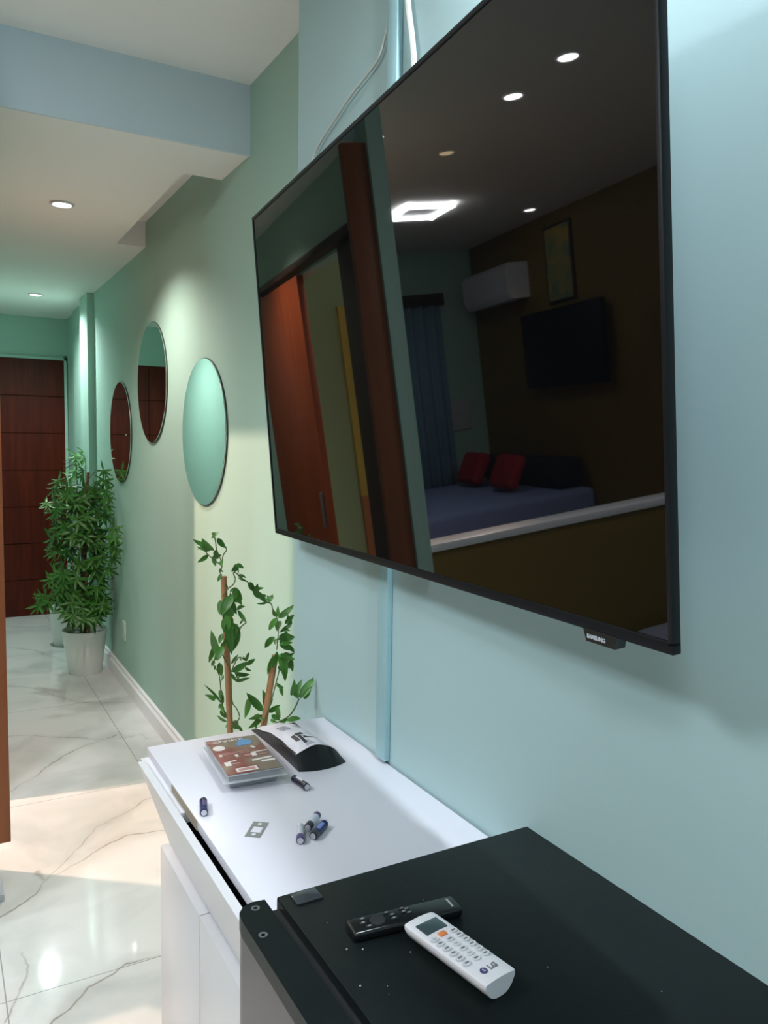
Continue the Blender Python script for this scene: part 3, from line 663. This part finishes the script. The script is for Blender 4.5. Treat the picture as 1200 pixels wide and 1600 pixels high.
for L_, D0, jit in ((L1, 2.07, .045), (L2, 2.06, .05), (L3, 1.755, .008)):
    for (bx, by, tx, ty, wf) in L_:
        D = D0+R.uniform(-jit, jit)
        a = c4(bx, by, D); b_ = c4(tx, ty, D+R.uniform(-1, 1)*jit*.5)
        fol.leaf(sub(a), sub(b_), (b_-a).length*wf*1.12, Vector((-.5+R.uniform(-.8, .8), -1, R.uniform(-.2, 1.1))), fold=.22, droop=R.uniform(-.25, .3), n=7)
        if R.random() < .55 and L_ is not L3:
            a2 = c4(bx+R.uniform(-8, 8), by+R.uniform(-10, 10), D+R.uniform(-.02, .02)); d2 = Matrix.Rotation(R.uniform(-1.1, 1.1), 3, 'Y') @ (b_-a)*R.uniform(.45, .8)
            fol.leaf(sub(a2), sub(a2+d2), d2.length*wf*1.0, Vector((-.5+R.uniform(-.8, .8), -1, R.uniform(-.2, 1.1))), fold=.22, droop=R.uniform(-.25, .3), n=6)
fol.clampx(lambda c: (-.012 if c.y+OFF.y > 1.9 else -.158)-OFF.x)
fo = fol.build('foliage', M_leaf, vp, ang=None, fix=False)
sm = MB()
for pts, D in (([(345,420),(340,370),(348,320),(315,240),(308,190),(300,150)],2.05),([(348,320),(355,270),(375,240),(368,215)],2.05),([(338,330),(300,300),(255,262),(235,220)],2.05),
    ([(350,530),(380,485),(420,450),(430,415),(418,380),(440,385),(480,420),(510,440),(560,505),(620,560),(655,575),(665,610),(690,660),(700,740),(690,860)],2.05),
    ([(400,1360),(455,1290),(440,1230),(410,1180),(400,1000),(350,880),(370,760),(350,600),(400,520)],2.045),([(350,880),(290,940),(330,1020),(350,1200),(380,1290)],2.05),
    ([(690,880),(710,950),(690,1050),(640,1230),(600,1330)],2.04),([(400,1010),(450,910),(500,930),(515,880)],2.05),([(500,690),(465,720),(440,760)],2.05)):
    sm.tube([sub(p) for p in smooth([c4(x, y, D) for x, y in pts], 4)], .0016, 6)
sm.tube([sub(p) for p in smooth([c4(640, 1345, 1.88), c4(700, 1312, 1.79), c4(760, 1280, 1.76), c4(800, 1230, 1.755), c4(830, 1165, 1.755)], 4)], .0018, 6)
sm.tube([sub(c4(640, 1345, 1.88)), sub(c4(620, 1400, 1.98)), Vector((0.03, -.01, .24))], .0018, 6)
sm.build('stem', M_stem, vp)

# ------------------------------------------------------------------ tall plant in the corridor
def pot(parent, rb_, rt_, h, saucer=True):
    MB().lathe([(rb_, 0), (rb_+.002, .004), (rt_-.003, h-.03), (rt_, h-.028), (rt_, h), (rt_-.009, h), (rt_-.012, h-.03)], n=56).build('pot', M_pot, parent)
    MB().cyl((0, 0, h-.036), rt_-.012, .012).build('soil', M_soil, parent)
def cluster(mb, c, out, size, n, spread=1.0):
    """palmate cluster of narrow leaflets around the point c, facing out"""
    out = out.normalized(); a = out.orthogonal().normalized(); b = out.cross(a)
    ph = R.uniform(0, 6.28)
    for k in range(n):
        an = ph+2*PI*k/n+R.uniform(-.15, .15)
        d_ = (a*math.cos(an)+b*math.sin(an))*spread+out*R.uniform(.25, .5)+Vector((0, 0, -.60))
        d_.normalize(); L = size*R.uniform(.75, 1.1)
        mb.leaf(c, c+d_*L, L*R.uniform(.26, .34), out+Vector((0, 0, .3)), fold=.15, droop=-.14, n=5)
tp = thing('potted_umbrella_plant', 'tall bushy green plant in a white pot standing in the corridor', 'plant', (-.165, 5.2, 0))
TO = Vector((-.165, 5.2, 0))
pot(tp, .098, .134, .275)
MB().tube([Vector((.0, 0, .24)), at(133, 930, 5.2)-TO, at(131, 830, 5.2)-TO, at(138, 738, 5.2)-TO], .0105, 12, .010).build('stake', M_stake_dark, tp)
MB().tube([Vector((.02, -.03, .24)), at(136, 960, 5.16)-TO, at(134, 880, 5.16)-TO], .009, 10).build('stake', M_stake, tp)
tf = MB(); ts = MB(); tl = MB()
explicit = [(172,750,5.0),(178,765,5.0),(182,775,4.95),(175,735,5.05),(183,790,4.95),(165,805,5.0),(180,845,4.8),(188,825,4.75),(192,838,4.72),(178,870,4.8),(186,855,4.75),(170,890,4.9),
            (92,750,5.2),(86,762,5.2),(100,770,5.15),(88,800,5.2),(95,820,5.2),(92,850,5.2),(82,860,5.2),(85,895,5.15),(78,905,5.15),(66,935,5.1),(60,945,5.08),(75,940,5.1),(90,925,5.1),(72,930,5.15),
            (165,930,5.1),(170,950,5.1),(160,945,5.0),(110,760,5.2),(120,775,5.2),(150,770,5.15),(100,955,5.05),(115,960,5.0),(130,965,4.98),(148,965,5.0)]
def vine_to(c, root_z):
    """petiole from the trunk line to the cluster"""
    base = Vector((R.uniform(-.02, .02), R.uniform(-.02, .02), max(.26, root_z)))
    mid = base.lerp(c, .55)+Vector((0, 0, .03)); ts.tube([base, mid, c], .0022, 5, .0016)
for (u, v, D) in explicit:
    c = at(u, v, D)-TO; c.x = min(c.x, .10)
    vine_to(c, c.z-.10); cluster(tf, c, Vector((c.x*2, -.35+c.y, .28)), .075 if v < 900 else .085, R.choice((6, 7, 8)))
for k in range(150):
    t_ = R.random()**.9; z = .33+t_*.84; rr = .19*(1-.15*abs(t_-.5))*R.uniform(.3, 1); an = R.uniform(0, 2*PI)
    c = Vector((rr*math.cos(an)*1.0-.01, rr*math.sin(an), z))
    if c.x+TO.x > -.05: c.x = -.05-TO.x-R.uniform(0, .04)
    vine_to(c, c.z-.08); cluster(tf, c, Vector((math.cos(an), math.sin(an)-.3, .3)), R.uniform(.075, .108), R.choice((5, 6, 7)))
for (u, v, D) in [(73,785,5.1),(76,790,5.1),(93,785,5.15)]:
    c = at(u, v, D)-TO; vine_to(c, c.z-.03); cluster(tl, c, Vector((c.x, -.6, .6)), .055, 6)
tf.clampx(lambda c: -.012-TO.x)
tf.build('foliage', M_leaf2, tp, ang=None, fix=False); tl.build('young_leaves', M_leaf3, tp, ang=None, fix=False)
for p, x in ((0, -.02), (1, .03), (2, .0)): ts.tube([Vector((x, .01*p, .25)), Vector((x*.5, 0, .7)), Vector((x*.8, .01, 1.15))], .006, 8, .003)
ts.build('stem', M_stem, tp)
# second, farther plant
sp_ = thing('potted_umbrella_plant', 'slimmer plant in a white pot standing behind the tall corridor plant', 'plant', (-.17, 5.98, 0))
SO = Vector((-.17, 5.98, 0))
pot(sp_, .085, .112, .295)
sf = MB(); ss = MB()
ss.tube([Vector((0, 0, .25)), at(121, 820, 5.95)-SO, at(121, 760, 5.9)-SO, at(118, 715, 5.85)-SO], .006, 8, .003)
for (u, v, D) in [(118,712,5.85),(130,705,5.85),(126,718,5.85),(134,716,5.8),(116,735,5.85),(128,742,5.85),(114,742,5.9),(132,735,5.85),(100,770,5.9),(110,790,5.9),(105,830,5.9),(98,860,5.9),(100,900,5.9),(95,925,5.9)]:
    c = at(u, v, D)-SO; ss.tube([Vector((0, 0, max(.26, c.z-.08))), c], .0018, 5); cluster(sf, c, Vector((c.x-.1, -.6, .3)), .075, 6)
sf.clampx(lambda c: -.055-SO.x)
sf.build('foliage', M_leaf3, sp_, ang=None, fix=False); ss.build('stem', M_stem, sp_)

# ------------------------------------------------------------------ white thing at the left edge of the floor
t = thing('plastic_container', 'white plastic container on the floor cut off by the left edge of the photo', 'container', (-.872, 2.74, 0))
b = MB(); b.prism([(0, 0), (.065, 0), (.065, .016), (.055, .11), (0, .11)], -.055, .055, M=Matrix.Rotation(PI/2, 4, 'X')); b.build('shell', M_wplast, t)
MB().box(-.002, .068, -.058, .058, 0, .022, bev=.003).build('base_band', M_gplast, t)

# ------------------------------------------------------------------ living room and bedroom things, seen mirrored in the television
t = thing('bed', 'low bed with a blue white sheet beyond the half wall, mirrored in the television', 'bed', (-2.55, 5.5, 0))
MB().box(-.68, .78, -.78, .60, 0, .40, bev=.01).build('frame', mat('navy_bed_base', srgb(40, 46, 84), .7), t)
MB().box(-.68, .78, -.78, .60, .40, .68, bev=.05, seg=4).build('mattress', mat('pale_blue_sheet', srgb(150, 165, 215), .8, bump=.3, noise=.04), t)
t = thing('bolster', 'long black bolster along the wall side of the bed', 'cushion', (-3.09, 5.4, .682))
MB().box(-.12, .12, -.60, .60, 0, .22, bev=.06, seg=4).build('cover', mat('black_fabric', (.012, .012, .016), .9), t)
for i, y in enumerate((5.75, 5.2)):
    t = thing('cushion', ('red cushion at the far end of the bed', 'red cushion nearer the half wall on the bed')[i], 'cushion', (-2.72, y, .712), (0, -.5, 0), 'red cushions on the bed')
    MB().box(-.05, .05, -.17, .17, 0, .27, bev=.045, seg=4).build('cover', mat('red_fabric', srgb(170, 26, 34), .85), t)
t = thing('air_conditioner', 'white split air conditioner high on the ochre wall, mirrored in the television', 'air conditioner', (-3.25, 5.75, 2.12))
MB().prism([(0, 0), (.16, 0), (.20, .06), (.20, .24), (.17, .27), (0, .27)], -.36, .36, M=Matrix.Rotation(PI/2, 4, 'X')).build('casing', M_wplast, t)
MB().box(.10, .19, -.33, .33, -.012, .01).build('louver', M_gplast, t)
t = thing('wall_television', 'dark television on the ochre wall of the bedroom side', 'television', (-3.25, 4.90, 1.42))
MB().box(.06, .10, -.50, .50, 0, .56, bev=.004).build('panel', M_bezel, t); MB().box(0, .06, -.1, .1, .2, .36).build('bracket', M_black, t)
t = thing('wall_picture', 'tall green and amber picture high on the ochre wall', 'picture', (-3.25, 4.95, 2.02))
MB().box(0, .02, -.17, .17, 0, .55, bev=.003).build('frame', M_dkwood, t)
M_pic = mat('abstract_green_amber', srgb(90, 140, 110), .6)
nt = M_pic.node_tree; vo = nt.nodes.new('ShaderNodeTexVoronoi'); vo.inputs['Scale'].default_value = 14; tcn = nt.nodes.new('ShaderNodeTexCoord'); rp = nt.nodes.new('ShaderNodeValToRGB')
rp.color_ramp.elements[0].color = (*srgb(60, 130, 110), 1); rp.color_ramp.elements[1].color = (*srgb(190, 150, 60), 1)
nt.links.new(tcn.outputs['Object'], vo.inputs['Vector']); nt.links.new(vo.outputs['Color'], rp.inputs[0]); nt.links.new(rp.outputs[0], nt.nodes['Principled BSDF'].inputs['Base Color'])
MB().box(.02, .022, -.15, .15, .02, .53).build('print', M_pic, t)
t = thing('wall_panel', 'small pale square panel on the bedroom end wall', 'wall panel', (-2.98, 6.30, 1.12))
MB().box(-.11, .11, -.02, 0, 0, .26, bev=.004).build('cover', M_gplast, t)
t = thing('curtain', 'pale blue curtain hanging beside the bedroom end wall', 'curtain', (-2.45, 6.22, 0))
cu_ = MB().grid(lambda a, b: Vector((-.42+.84*a, .025*math.sin(a*50), .05+2.15*b)), 90, 2); cl_ = cu_.build('cloth', mat('blue_curtain', srgb(120, 150, 170), .8), t); solid(cl_, .003)
MB().box(-.46, .46, -.02, .04, 2.20, 2.30).build('pelmet', M_dkwood, t)
t = thing('sofa', 'grey upholstered seat in front of the half wall, mirrored low in the television', 'sofa', (-2.25, 2.2, 0))
MB().box(-.48, .48, -.36, .36, .06, .30, bev=.02).build('base', mat('grey_upholstery', srgb(120, 124, 140), .9), t)
MB().box(-.48, .48, -.36, .36, .30, .46, bev=.05, seg=4).build('seat_cushion', mat('light_grey_upholstery', srgb(160, 164, 182), .9, bump=.3), t)
for a, b_ in ((-.43, -.31), (.43, -.31), (-.43, .31), (.43, .31)): MB().cyl((a, b_, .03), .02, .06).build('leg', M_black, t)
